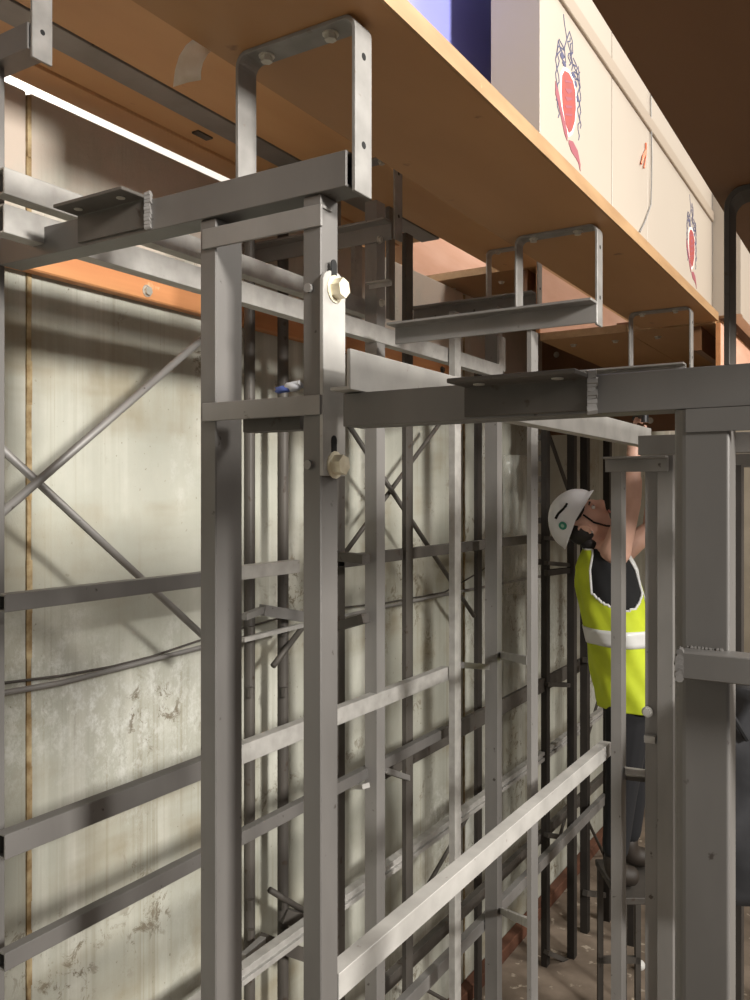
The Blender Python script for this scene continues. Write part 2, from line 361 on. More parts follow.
# stepped beams
bend = b_on_a(346, A0)
MB().rhs('b', (A0, .450), (A0+.05, .503), bend, 1.5, .005).build('beam', FSTEEL, fr, .001)
MB().rhs('b', (1.038, .1005), (1.088, .149), -.35, b_on_a(343, 1.038), .005).build('beam', FSTEEL, fr, .001)
MB().rhs('b', (A0, .852), (A0+.05, .903), 1.415, 1.84, .005).build('beam', FSTEEL, fr, .001)
# cross members between the two front posts
def crossm(u0, u1, v0, v1, a0, m=STEEL, dep=.03):
    bL, bR = b_on_a(u0, a0), b_on_a(u1, a0); h0, h1 = h_at(v1, a0, (bL+bR)/2), h_at(v0, a0, (bL+bR)/2)
    return L_b(a0, h0, h1, bR, bL, dep, .005, 'top', 1).build('cross_member', m, fr, .0008)
crossm(202, 321, 217, 238, 1.031)
crossm(202, 320, 399, 418, 1.026)
MB().box(1.06, 1.09, b_on_a(300, 1.06), b_on_a(243, 1.06), h_at(431, 1.06, .85), h_at(413, 1.06, .85)).build('cross_member', DSTEEL, fr)
# rail welded low on the right post
a_r = .995; bl = b_on_a(678, a_r); hh1 = h_at(652, a_r, bl); hh0 = h_at(678, a_r, bl)
MB().rhs('b', (a_r, hh0), (1.034, hh1), -.35, bl, .004).build('cross_member', FSTEEL, fr, .001)
wv = MB()
for k in range(9):
    wv.tube(W(a_r-.001, bl-.002, hh0+(hh1-hh0)*k/8), W(a_r+.01, bl-.001+random.uniform(0,.003), hh0+(hh1-hh0)*k/8+.001), random.uniform(.003,.006), 7)
for k in range(10):
    wv.tube(W(1.030-.004*random.random(), bl-.004-.004*k, hh1-.002), W(1.034, bl-.004-.004*k, hh1+.0015), .003, 6)
wv.build('weld_bead', FSTEEL, fr)['kind'] = 'stuff'
# top cap rail under the lower beam on the right post
MB().box(1.028, 1.034, b_on_a(760, 1.03), b_on_a(686, 1.03), h_at(432, 1.03, .2), .0995).build('cross_member', FSTEEL, fr)
# seat angles welded to the beams
def seat(u0, u1, vtop, vbot, a0, bolts):
    bL, bR = b_on_a(u0, a0), b_on_a(u1, a0); h1 = h_at(vtop, a0, bR); h0 = h_at(vbot, a0, bR)
    s = L_b(a0-.006, h0, h1, bR, bL, .052, .006, 'top', -1).build('seat_angle', DSTEEL, fr, .001)
    for f in (.2, .82):
        MB().tube(W(a0-.032, bL+(bR-bL)*f, h1-.0065), W(a0-.032, bL+(bR-bL)*f, h1-.008), .0075, 12).build('bolt_end', BOLT, s)
    wv = MB()
    for k in range(10): wv.tube(W(a0-.006+.003*random.random(), bR+.002, h0+(h1-h0)*k/9), W(a0-.001, bR-.007-.004*random.random(), h0+(h1-h0)*(k+.4*random.random())/9), random.uniform(.0045,.006), 7)
    wv.build('weld_bead', STEEL, s)['kind'] = 'stuff'
seat(80, 148, 196, 228, A0, 2)
seat(466, 590, 374, 411, 1.038, 2)

# ---------------------------------------------------------------- rails running along the pit (direction a)
def rail(name, label, b0, b1, hb_top, hb_bot, u0, u1, m, cat='rail', kind='box', ref=None):
    bb = b0 if ref is None else ref
    a0, a1 = a_on_b(u0, bb), a_on_b(u1, bb); h1, h0 = hb_top*bb, hb_bot*bb
    if kind == 'box': o = MB().rhs('a', (b0, h0), (b1, h1), a0, a1, min(.004, (h1-h0)*.2, (b1-b0)*.2)).build(name, m, None, .001)
    elif kind == 'angle': o = MB().prism('a', [(b0,h1),(b0,h0),(b0-.03,h0),(b0-.03,h0+.005),(b0-.005,h0+.005),(b0-.005,h1)][::-1] if False else [(b0,h1),(b0+.006,h1),(b0+.006,h0+.005),(b1,h0+.005),(b1,h0),(b0,h0)], a0, a1).build(name, m, None, .0008)
    elif kind == 'double':
        mb = MB(); g = (h1-h0)
        mb.prism('a', [(b0,h0),(b0,h0+g*.36),(b0+.012,h0+g*.36),(b0+.012,h0+g*.64),(b0,h0+g*.64),(b0,h1),(b1,h1),(b1,h0)], a0, a1); o = mb.build(name, m, None, .0008)
    return tag(o, label, cat)
# bright members
mem1 = rail('side_beam', 'pale steel beam running back from the bolted plate behind the long grey beam', .665, .70, .298, .215, 330, 640, PALE, 'beam', 'angle', ref=.70)
rail('lower_rail', 'long pale rail rising to the worker from the foot of the bolted front post', .737, .768, -1.004, -1.060, 339, 611, PALE)
rail('upper_side_beam', 'pale beam, upper of two crossing behind the front posts', 1.44, 1.475, .431, .396, 4, 386, GALV, 'beam')
rail('lower_side_beam', 'pale beam, lower of two crossing behind the front posts, ending at a slotted post', 1.365, 1.40, .383, .345, 4, 503, GALV, 'beam')
# wall-side rails
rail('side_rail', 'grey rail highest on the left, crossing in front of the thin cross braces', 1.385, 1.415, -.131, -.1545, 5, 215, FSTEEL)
rail('side_rail', 'short pale rail end between the front posts at helmet height', 1.385, 1.415, -.127, -.152, 216, 300, GALV)  # paler steel than the left length: stronger light put into the colour
rail('side_rail', 'dim grey rail between the middle posts level with the worker\'s helmet', 1.50, 1.53, -.128, -.154, 345, 541, DSTEEL)
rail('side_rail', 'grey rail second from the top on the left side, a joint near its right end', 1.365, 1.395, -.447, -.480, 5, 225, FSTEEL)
rail('side_rail', 'pale rail sloping up behind the bolted front post to the middle posts', 1.365, 1.395, -.447, -.482, 230, 449, GALV)  # same rail as the left one, its brighter lighting painted as paler steel
rail('side_rail', 'grey rail lowest on the left side', 1.40, 1.425, -.603, -.627, 5, 448, FSTEEL)
rail('side_rail', 'dark rail behind the middle posts, sloping up left of the worker', 1.60, 1.62, -.605, -.650, 386, 610, DSTEEL)
rail('double_rail', 'pale double rail low on the wall behind the two front posts', 1.60, 1.635, -.850, -.880, 190, 606, GALV, kind='double')
rail('base_rail', 'dark rail near the floor behind the long pale rail', 1.62, 1.65, -1.11, -1.142, 385, 608, DSTEEL)
rail('base_rail', 'brownish rail lowest of all, ending below the worker', 1.46, 1.49, -1.20, -1.235, 370, 611, STEEL)

# timber on the wall
r = thing('timber_batten', 'orange timber batten bolted along the wall at upper left', 'batten', W(2.0, 1.84, .55))
MB().box(-1.2, a_on_b(451, 1.82), 1.82, 1.859, .555, .636).build('plank', TIMBER, r, .004)
for uu, vv in ((147, 291), (442, 370)):
    a, b, h = at(uu, vv, 1.82); hexbolt('bolt', W(a, 1.82, h), (1,0,0), .013, DSTEEL if uu > 300 else BOLT, r)
# timber sill at the wall foot
tag(MB().box(2.2, 7.5, 1.80, 1.858, H_FLOOR, H_FLOOR+.07).build('timber_sill', mat('red_brown_timber', (.10,.04,.022), .8, 0, (.16,.065,.035), 10), None, .004), 'red brown timber sill lying on the floor at the foot of the wall', 'timber')

# cable and conduit on the wall
def wallrun(name, label, pts, r, m, b=1.835):
    tag(MB().path([W(*at(u, v, b)) for u, v in pts], r).build(name, m, None, smooth=True), label, 'cable')
wallrun('conduit', 'thin grey conduit sagging along the wall below the cross braces', [(-60,706),(3,693),(60,683),(120,668),(198,648),(300,626),(380,608),(447,594),(530,578),(600,566)], .0075, STEEL)
wallrun('cable', 'thin cable running just above the grey conduit on the wall', [(-60,690),(3,683),(60,676),(110,667),(150,657),(198,641),(300,612),(385,603),(445,592),(480,572),(500,556)], .0035, DSTEEL, 1.845)

# cross braces
def brace(label, p, q, b, r=.0095, m=STEEL, name='cross_brace', bq=None):
    P0, P1 = W(*at(*p, b)), W(*at(*q, b if bq is None else bq))
    return tag(MB().tube(P0, P1, r, 12).build(name, m, None, smooth=True), label, 'brace')
brace('thin steel brace rising to the right on the left wall', (-40,549), (215,328), 1.60, .0095, STEEL)
brace('thin steel brace falling to the right on the left wall', (-40,410), (215,647), 1.625, .0095, STEEL)
brace('dark brace falling to the right behind the middle posts', (348,424), (474,616), 1.70, .010, DSTEEL)
brace('dark brace rising to the right behind the middle posts', (345,553), (440,423), 1.72, .009, DSTEEL)
brace('dark brace behind the posts above the helmet', (543,418), (607,600), 1.62, .011, DSTEEL, bq=1.70)
brace('dark brace low down rising beside the pale double rail', (405,925), (470,812), 1.648, .009, DSTEEL)
brace('dark brace rising between the posts left of the worker\'s legs', (556,850), (601,690), 1.74, .010, DSTEEL)
brace('short dark brace falling between the posts below the worker', (573,790), (604,855), 1.74, .010, DSTEEL)
brace('short brace with a clamped end low behind the front posts', (270,890), (306,912), 1.72, .010, DSTEEL)
brace('short brace with a clamped end at mid height behind the front posts', (273,666), (302,628), 1.72, .010, DSTEEL)
brace('dark brace crossing low between the double rail and the pale rail', (418,985), (450,1003), 1.70, .008, DSTEEL)

# ---------------------------------------------------------------- middle frame
A2 = 2.165
f2 = thing('stepped_trestle', 'second steel frame back, its dark angle beam crossing the centre of the picture', 'frame', W(A2, 1.0, H_FLOOR))
L_b(A2, .445, .500, b_on_a(597, A2), b_on_a(395, A2), .05, .007, 'top', -1).build('beam', STEEL, f2, .001)
L_b(A2+.05, .775, .830, 1.31, 1.855, .045, .007, 'top', -1).build('beam', STEEL, f2, .001)
MB().rhs('b', (A2, .1005), (A2+.05, .149), -.4, b_on_a(638, A2), .005).build('beam', STEEL, f2, .001)
for u0, u1, v1, aa, mm in ((527,538,330,A2+.008,STEEL), (365,385,200,A2+.06,STEEL), (333,345,430,A2+.10,DSTEEL), (386,395,205,A2+.45,STEEL), (351,362,230,A2+.42,GALV)):
    bb = b_on_a((u0+u1)/2, aa)
    post(u0, u1, aa, (H_FLOOR if u0 != 351 else h_at(318,aa,bb)) if u0 != 386 else h_at(318,aa,bb), h_at(v1, aa, bb), mm, f2)
def tie(parent, p, q, bp, bq, wd=.02, ht=.025, m=DSTEEL, name='rung'):
    MB().bar(W(*at(*p, bp)), W(*at(*q, bq)), wd, ht).build(name, m, parent)
bA, bB = b_on_a(375, A2+.06), b_on_a(339, A2+.10)
for v, w2 in ((557,559), (628,618), (787,786)): tie(f2, (336, v-1), (366, w2), bB-.02, bA+.005, .03, .028 if v < 700 else .014, DSTEEL if v < 700 else GALV)
# small clip on the post
a, b, h = at(379, 285, bA-.03)
L_b(a-.01, h-.01, h+.006, b-.05, b+.03, .02, .004, 'top', -1).build('clip', GALV, f2)
for p in ((381, 303), (379,240)): hexbolt('bolt', W(*at(*p, bA-.026)), (1,0,0), .009, BOLT, f2)

# slotted post and its pair
l3 = thing('ladder_support', 'pair of tall grey posts at centre, the right one broad with a slotted plate', 'frame', W(3.2, 1.4, H_FLOOR))
o, q = post(485, 502, 3.22, H_FLOOR, .775, STEEL, l3)
MB().box(q[0]-.004, q[1]+.01, q[2]-.012, q[2]-.001, h_at(372,q[1],q[2]), h_at(338,q[1],q[2])).build('slotted_plate', GALV, l3, .002)
o, q2 = post(449, 461, 2.70, H_FLOOR, .65, GALV, l3)
for v0, v1, n in ((665, 667, 0), (380, 380, 1)): tie(l3, (461, v0), (487, v1), q2[2], q[2]+.01, .02, .022, STEEL)
tie(l3, (502, 655), (530, 661), q[2], .90, .02, .024, STEEL); tie(l3, (502, 911), (532, 924), q[2], .90, .02, .024, GALV)
l4 = thing('post', 'slim dark grey post right of the broad centre post pair, next to the wall', 'post', W(*at(407, 1000, 1.5)))
post(402, 413, 2.62, H_FLOOR, .93, DSTEEL, l4, 'shaft'); 
for v in (775,): tie(l4, (384, v-5), (408, v+3), 1.42, 1.50, .02, .018, STEEL)
l5 = thing('post', 'thin dark post between the pale post and the broad slotted post', 'post', W(*at(478, 1000, 1.75)))
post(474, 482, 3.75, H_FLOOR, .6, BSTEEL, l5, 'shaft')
# wall-side pair behind the front channel post
l1 = thing('ladder_support', 'pair of round-edged grey posts close to the wall between the front posts', 'frame', W(2.2, 1.78, H_FLOOR))
for u, aa, bb in ((249.5, 2.10, 1.77), (283, 2.24, 1.75)):
    a = a_on_b(u, bb); rr = 5.6/F*Y(a, bb)
    MB().tube(W(a, bb, H_FLOOR), W(a, bb, .93), rr, 16).build('post', DSTEEL, l1, smooth=False)
    for v in (630, 690, 900, 930):
        h = h_at(v, a, bb); MB().tube(W(a-.02, bb-.02, h-.015), W(a-.02, bb-.02, h+.015), .012, 8).build('clamp', DSTEEL, l1)
tie(l1, (244,617), (262,610), 1.70, 1.72, .02, .02, STEEL); tie(l1, (262,610), (305,617), 1.72, 1.70, .03, .035, STEEL)
tie(l1, (243,640), (303,625), 1.68, 1.68, .012, .014, GALV)
tie(l1, (243,958), (263,940), 1.68, 1.70, .02, .022, STEEL); tie(l1, (262,940), (305,955), 1.72, 1.70, .03, .04, DSTEEL); tie(l1, (283,915), (310,922), 1.74, 1.70, .03, .045, DSTEEL)
# posts before the worker
l6 = thing('steel_stanchion', 'grey post right in front of the worker\'s raised arm with a small angle on top', 'post', W(2.48, .7, H_FLOOR))
o, q = post(611, 626, 2.48, H_FLOOR, h_at(470, 2.48, .72), STEEL, l6, 'shaft')
aa = 2.475; L_b(aa, h_at(472,aa,.7), h_at(457,aa,.7), b_on_a(668,aa), b_on_a(605,aa), .035, .006, 'top', -1).build('top_angle', STEEL, l6, .001)
tie(l6, (624,770), (660,775), q[2], .60, .02, .016, PALE); tie(l6, (626,777), (660,781), q[2], .60, .02, .012, DSTEEL)
wi = MB().path([W(*at(u, v, .60)) for u, v in ((664,456),(666,462),(666,470),(664,480))], .0035); wi.build('rusty_wire', RUST, l6)
l7 = thing('steel_stanchion', 'grey two-faced post between the worker and the thick right post', 'post', W(2.5, .6, H_FLOOR))
x1 = b_on_a(645, 2.52); x2 = b_on_a(658, 2.52); x3 = b_on_a(673, 2.50)
MB().prism('h', [(2.52,x1),(2.52,x2),(2.505,x2-.001),(2.50,x3),(2.53,x3),(2.56,x2),(2.56,x1)], H_FLOOR, h_at(450, 2.5, .6)).build('shaft', STEEL, l7, .001)
hexbolt('bolt', W(2.515, x1-.008, h_at(711,2.52,x1)), (0,-1,0), .012, GALV, l7)
MB().box(2.50, 2.52, x2+.004, x1-.002, h_at(744,2.5,.6), h_at(737,2.5,.6)).build('clip', GALV, l7)
# far posts
def farpost(label, u0, u1, a0, m=BSTEEL, v1=None, h1=.75, ties=()):
    r = thing('post', label, 'post', W(a0, b_on_a((u0+u1)/2, a0), H_FLOOR))
    o, q = post(u0, u1, a0, H_FLOOR, h1, m, r, 'shaft')
    return r, q
lp = thing('ladder_support', 'pair of dark posts left of the helmet joined by rungs', 'frame', W(4.4, 1.6, H_FLOOR))
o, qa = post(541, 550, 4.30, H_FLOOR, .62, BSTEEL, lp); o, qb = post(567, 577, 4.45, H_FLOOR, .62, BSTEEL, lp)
for v0, v1 in ((538,540), (563,565), (573,570), (684,685), (835,838), (952,962)): tie(lp, (546, v0), (570, v1), qa[2], qb[3]-.01, .03, .03 if v0 in (573,) else .022, DSTEEL)
for k in range(7): MB().box(qa[0]-.01, qa[0]+.012, qa[3], qa[3]+.012, -.35+.11*k-.02, -.35+.11*k+.01).build('lug', DSTEEL, lp)
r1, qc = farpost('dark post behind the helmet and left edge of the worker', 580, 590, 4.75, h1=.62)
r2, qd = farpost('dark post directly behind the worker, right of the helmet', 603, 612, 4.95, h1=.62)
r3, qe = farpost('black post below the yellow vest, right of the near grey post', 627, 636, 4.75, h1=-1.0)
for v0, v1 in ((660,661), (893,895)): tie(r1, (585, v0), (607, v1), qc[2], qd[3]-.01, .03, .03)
# rear frame
f3 = thing('stepped_trestle', 'third steel frame back, mostly hidden behind the long grey beam at right', 'frame', W(3.3, .3, H_FLOOR))
L_b(3.31, .775, .830, 1.27, 1.845, .045, .007, 'top', -1).build('beam', STEEL, f3, .001)
L_b(3.30, .445, .490, b_on_a(686, 3.3), b_on_a(575, 3.3), .045, .007, 'top', -1).build('beam', STEEL, f3, .001)
MB().rhs('b', (3.30, .1005), (3.35, .149), -.6, b_on_a(672, 3.3), .005).build('beam', STEEL, f3, .001)
post(733, 744, 2.75, H_FLOOR, .09, BSTEEL, f3); post(734, 744, 2.9, H_FLOOR, -1.2, STEEL, f3)
MB().rhs('h', (3.30, b_on_a(690,3.3)), (3.35, b_on_a(676,3.3)), H_FLOOR, .445, .004).build('post', DSTEEL, f3)
f4 = thing('stepped_trestle', 'fourth steel frame back, a dark beam end seen right of the thick post', 'frame', W(4.435, .3, H_FLOOR))
MB().rhs('b', (4.435, .1005), (4.485, .149), -.9, .55, .005).build('beam', DSTEEL, f4)
MB().rhs('h', (4.435, .45), (4.485, .51), H_FLOOR, .1, .004).build('post', DSTEEL, f4)
MB().box(3.9, 3.93, -.9, .5, .06, .095).build('cross_member', TIMBER, f4)

# ---------------------------------------------------------------- next seating block behind
nb = thing('seating_tier', 'finished seating steps behind with cut yellow board edges and pink risers', 'seating', W(3.66, 1.2, .0))
def tread(b0, b1, h, joints):
    xs = [b0]+joints+[b1]
    for x0, x1 in zip(xs, xs[1:]):
        t = MB().box(3.68, 7.5, x0+.001, x1-.001, h, h+.034).build('tread', PLY, nb)
        MB().box(3.672, 3.68, x0+.001, x1-.001, h, h+.034).build('cut_edge', EDGE, t)
        for k in range(2): hexbolt('bolt', W(3.85, x0+(x1-x0)*(.25+.5*k), h), (0,0,-1), .012, BOLT, t)
tread(.64, 1.39, .700, [1.0]); tread(1.40, 2.05, 1.040, [1.52]); tread(-.2, .615, .350, [.2]); tread(2.08, 2.9, 1.385, [])
for b, h0, h1 in ((.622, .385, .700), (1.392, .735, 1.040), (2.06, 1.075, 1.42)):
    t = MB().box(3.68, 7.5, b-.002, b+.016, h0, h1).build('riser', PINK, nb)
    MB().box(3.672, 3.68, b-.002, b+.016, h0, h1).build('cut_edge', TIMBER, t)
# under-structure of the block
for b in (.68, 1.44):
    MB().box(3.70, 7.4, b+.02, b+.05, (.60 if b < 1 else .94), (.70 if b < 1 else 1.04)).build('bearer', PLYD, nb)
MB().box(4.9, 4.93, .64, 1.84, .36, .99).build('dark_backing_board', PLYD, nb)
for k, (b, h) in enumerate(((.8,.52),(.98,.55),(1.16,.50),(1.3,.60),(1.55,.80),(1.75,.84),(1.2,.42))):
    hexbolt('bolt', W(4.9, b, h), (0,-1,0), .013, BOLT, nb)

# ---------------------------------------------------------------- crest board, pilaster, blue panel
cb = thing('crest_board', 'cream painted barrier above the plywood deck printed with two red and blue crests', 'barrier', W(2.7, .7, .737))
ab = a_on_b(540, .66)
for a0, a1 in ((ab, 2.28), (2.288, 2.66), (2.664, 3.715)):
    MB().box(a0, a1, .66, .775, .737, 1.125).build('panel', CREAM, cb, .001)
    MB().box(a0, a1, .66, .775, 1.165, 1.75).build('panel', CREAM, cb, .001)
MB().box(ab, 3.715, .652, .775, 1.125, 1.165).build('band', CREAMD, cb, .002)
CZ, CS = .772, .84
def crest(ac, parent, sx=1.0):
    c = MB().box(ac-.001, ac+.001, .6594, .66, .90, .902).build('crest', WHITEP, parent)
    bb = .6592
    def poly(pts, m, name, d=0): MB().prism('b', [(ac+x*sx, CZ+CS*y) for x, y in pts], bb-d, .66).build(name, m, c)
    sh = [(-.047,.225),(-.03,.248),(0,.256),(.03,.248),(.047,.225),(.05,.18),(.042,.14),(.022,.105),(0,.088),(-.022,.105),(-.042,.14),(-.05,.18)]
    poly([(x*1.16, (y-.175)*1.12+.175) for x, y in sh], WHITEP, 'shield_border')
    poly(sh, RED, 'shield', .0006)
    poly([(-.09,.155),(-.07,.135),(-.03,.075),(-.01,.062),(-.01,.088),(-.04,.125),(-.075,.175),(-.09,.19)], WINE, 'ribbon', .0004)
    poly([(.0,.070),(.03,.078),(.065,.066),(.085,.035),(.085,.015),(.07,.034),(.05,.04),(.02,.045),(.0,.06)], WINE, 'ribbon', .0004)
    def line(pts, r=.0017, m=NAVY):
        for p, q in zip(pts, pts[1:]):
            x = Vector((q[0]-p[0], q[1]-p[1])); n = Vector((-x.y, x.x)).normalized()*r
            lines.prism('b', [(ac+(p[0]+n.x)*sx, CZ+CS*(p[1]+n.y)), (ac+(q[0]+n.x)*sx, CZ+CS*(q[1]+n.y)), (ac+(q[0]-n.x)*sx, CZ+CS*(q[1]-n.y)), (ac+(p[0]-n.x)*sx, CZ+CS*(p[1]-n.y))], bb-.0002, .66)
    lines = MB(); rnd = random.Random(3)
    def squig(x, y0, y1, amp, n): line([(x+amp*math.sin(i*1.9)*(.6+.6*rnd.random()), y0+(y1-y0)*i/n) for i in range(n+1)])
    for s in (-1, 1):
        squig(s*.072, .10, .30, .010, 14); squig(s*.085, .14, .26, .006, 10)
        squig(s*.045, .262, .315, .018, 9); line([(s*.085,.255),(s*.07,.31),(s*.055,.29),(s*.075,.27)])
    line([(-.02,.275),(-.03,.31),(-.012,.345),(.006,.375),(.026,.36),(.03,.33),(.018,.315),(.03,.295),(.022,.275)])
    line([(-.012,.345),(-.03,.38),(-.035,.40)]); squig(.004, .28, .36, .012, 8); squig(.016, .29, .35, .008, 7)
    lines.build('mantling_lines', NAVY, c)
    for x, y in ((-.03,.266),(-.045,.28),(.032,.266),(.05,.25),(.064,.215)):
        poly([(x+.012*math.cos(k), y+.009*math.sin(k)) for k in (0,1,2,3,4,5)], NAVY, 'mantling', .0003)
    red = MB()
    for k in range(5):
        y = .125+.023*k; red.prism('b', [(ac+(-.03+.008*k%.03)*sx, CZ+CS*y), (ac+(.02)*sx, CZ+CS*(y+.02)), (ac+.022*sx, CZ+CS*(y+.026)), (ac-.028*sx, CZ+CS*(y+.006))], bb-.001, .66)
    red.build('shield_charge', WINE, c)
crest(1.93, cb); crest(3.31, cb)
cab = MB().path([W(*at(u, v, .655)) for u, v in ((651,60),(651,110),(652,160),(651,205),(645,222),(640,232))], .0022); cab.build('cable', STEEL, cb)
tg = MB().path([W(*at(u, v, .656)) for u, v in ((646,143),(646,150),(643,156),(641,164),(646,152),(644,168))], .003); tg.build('red_tag', mat('red_tag', (.7,.2,.1)), cb)
pb = thing('barrier_return', 'cream return panel closing the far end of the crest board', 'barrier', W(3.74, .6, .737))
MB().box(3.72, 3.78, .55, .66, .737, 1.75).build('return_panel', CREAM, pb, .001)
MB().box(3.78, 7.2, .555, .60, .737, 1.75).build('long_panel', CREAM, pb, .001)
bp = thing('blue_screen', 'blue panel at the top of the picture left of the cream barrier', 'panel', W(2.2, 1.0, .737))
MB().box(1.2, 3.6, .895, .92, 1.0, 2.1).build('panel', BLUE, bp, .003)  # lower edge raised and near end set back so lamp light gets past
MB().box(1.2, 3.6, .921, .935, 1.0, 2.1).build('bounce_stop_board', PLYD, bp, .001)  # unseen dark sheet added to keep blue bounce off the decks
for a in (1.6, 2.5, 3.4): MB().box(a, a+.03, .897, .930, .737, 1.0).build('foot', STEEL, bp)  # unseen feet added to lift the panel and let light reach the timber

# ---------------------------------------------------------------- small things
# crumpled glove on the cross member
gm = MB(); ga, gb, gh = 1.04, b_on_a(288, 1.04), h_at(393, 1.04, .8)
glove = thing('work_glove', 'small crumpled blue and white glove lying on the short cross member between the front posts', 'glove', W(ga, gb, gh))
bpy.context.view_layer.update()
def blob(c, r, sc3, m, name, parent, seed):
    rnd = random.Random(seed); mb = MB(); bmesh.ops.create_icosphere(mb.bm, subdivisions=2, radius=r)
    for v in mb.bm.verts:
        k = 1+.22*rnd.uniform(-1,1); v.co = Vector((v.co.x*sc3[0]*k, v.co.y*sc3[1]*k, v.co.z*sc3[2]*k))+Vector(c)
    return mb.build(name, m, parent, smooth=True)
GW = mat('glove_white', (.75,.76,.80), .8); GB = mat('glove_blue', (.10,.15,.45), .8)
blob(W(ga, gb+.008, gh+.006), .012, (1.3,1,.5), GB, 'cuff', glove, 1)
blob(W(ga, gb-.008, gh+.009), .011, (1.4,.9,.6), GW, 'palm', glove, 2)
for k in range(3): MB().tube(W(ga-.004+.004*k, gb-.010, gh+.012), W(ga-.004+.005*k, gb-.025, gh+.014-.002*k), .0042, 8, .0035).build('finger', GW, glove)
# white ball on the floor
ba = S*(T(640)*4.47)+K*4.47; bb = -K*(T(640)*4.47)+S*4.47
mb = MB(); bmesh.ops.create_uvsphere(mb.bm, u_segments=20, v_segments=12, radius=.027); bmesh.ops.translate(mb.bm, verts=mb.bm.verts, vec=W(ba, bb, H_FLOOR+.027))
tag(mb.build('ball', mat('white_plastic', (.8,.79,.75), .4), None, smooth=True), 'small white ball on the dusty floor right of the near grey post', 'ball')
# polythene sheet on the wall
mb = MB(); rows = []
for i in range(15):
    row = []
    for j in range(8):
        u = 503+3.6*j; v = 455+10*i; b = 1.80+.012*math.sin(i*1.3+j*1.1)+.01*math.sin(j*2.3-i*.7); row.append(mb.bm.verts.new(W(*at(u, v, b))))
    rows.append(row)
for p, q in zip(rows, rows[1:]):
    for j in range(7): mb.face((p[j], p[j+1], q[j+1], q[j]))
ps = mb.build('polythene_sheet', mat('cloudy_polythene', (.75,.75,.68), .2, 0, (.6,.6,.52), 10, alpha=.2), None, smooth=True)
mo = ps.modifiers.new('t', 'SOLIDIFY'); mo.thickness = .0008
tag(ps, 'strip of cloudy polythene on the wall left of the helmet', 'sheet')

# ---------------------------------------------------------------- the worker
FW = Vector((-S, K, 0)); RT = Vector((K, S, 0)); UP = Vector((0, 0, 1))
D0 = 3.9
def PP(u, v, r=0.0, d=D0):                                     # r: towards the viewer's side of the body (her right)
    Yd = d-r; return RT*((u-U0)/F*Yd)+FW*Yd+UP*((V0-v)/F*Yd+ZC)
SKIN = mat('skin', (.68,.40,.30), .5, 0, (.74,.45,.345), 20); LIP = mat('lip', (.45,.18,.16), .5); HAIR = mat('dark_hair', (.012,.009,.008), .6)
TOP = mat('black_cloth', (.008,.008,.009), .9); TROU = mat('black_trousers', (.010,.010,.012), .9); BOOTM = mat('boot_leather', (.03,.022,.016), .6)
HIVIS = mat('hi_vis_yellow', (.62,.72,.03), .7, 0, (.50,.60,.02), 9); REFL = mat('reflective_tape', (.72,.72,.70), .35)
HELM = mat('white_helmet', (.80,.80,.82), .35); GREEN = mat('green_sticker', (.03,.25,.17), .5)
EYEW = mat('eye_white', (.75,.72,.68), .3); IRIS = mat('iris', (.03,.018,.01), .3)
pbase = PP(624, 874)
person = thing('person', 'person in white helmet and yellow vest reaching one arm up between the posts', 'person', pbase)
def bake(o):
    bpy.context.view_layer.update(); dg = bpy.context.evaluated_depsgraph_get()
    me = bpy.data.meshes.new_from_object(o.evaluated_get(dg)); o.modifiers.clear(); o.data = me; return o
def skin_chain(verts, edges, root=0, sub=2):
    me = bpy.data.meshes.new('chain'); me.from_pydata([v[0] for v in verts], edges, []); o = bpy.data.objects.new('chain', me); COL.objects.link(o)
    o.modifiers.new('skin', 'SKIN'); me.skin_vertices.new() if not me.skin_vertices else None
    for k, v in enumerate(verts):
        d = me.skin_vertices[0].data[k]; d.radius = (v[1], v[1]); d.use_root = (k == root)
    o.modifiers['skin'].use_smooth_shade = True
    ss = o.modifiers.new('sub', 'SUBSURF'); ss.levels = ss.render_levels = sub
    bake(o); me2 = o.data; vs = [v.co.copy() for v in me2.vertices]; fs = [tuple(p.vertices) for p in me2.polygons]
    bpy.data.objects.remove(o); return vs, fs
def place(name, vs, fs, m, parent, smooth=True):
    me = bpy.data.meshes.new(name); me.from_pydata([v-pbase for v in vs], [], fs); me.materials.append(m)
    for f in me.polygons: f.use_smooth = smooth
    o = bpy.data.objects.new(name, me); COL.objects.link(o); o.parent = parent; return o
def PF(u, v, r): Yd = D0-r; return RT*((u-U0)/F*Yd)+FW*Yd+UP*((V0-v)/F*D0+ZC)
parts = []
Bv = [(PP(628,690), .095), (PP(623,655), .115), (PP(612,602), .125), (PP(606,570), .105), (PP(599,550), .058), (PP(589,530), .052),
      (PP(616,551,.13), .066), (PP(631,503,.16), .043), (PP(634,449,.16), .029), (PP(635,436,.16), .030),
      (PP(618,556,-.14), .060), (PP(652,528,-.19), .042), (PP(656,480,-.19), .029), (PP(656,464,-.19), .030),
      (PF(628,702,.085), .074), (PF(621,788,.095), .058), (PF(613,856,.095), .030), (PF(624,865,.10), .022),
      (PF(630,702,-.085), .074), (PF(633,788,-.095), .058), (PF(626,856,-.095), .030), (PF(636,865,-.10), .022)]
Be = [(0,1),(1,2),(2,3),(3,4),(4,5),(3,6),(6,7),(7,8),(8,9),(3,10),(10,11),(11,12),(12,13),(0,14),(14,15),(15,16),(16,17),(0,18),(18,19),(19,20),(20,21)]
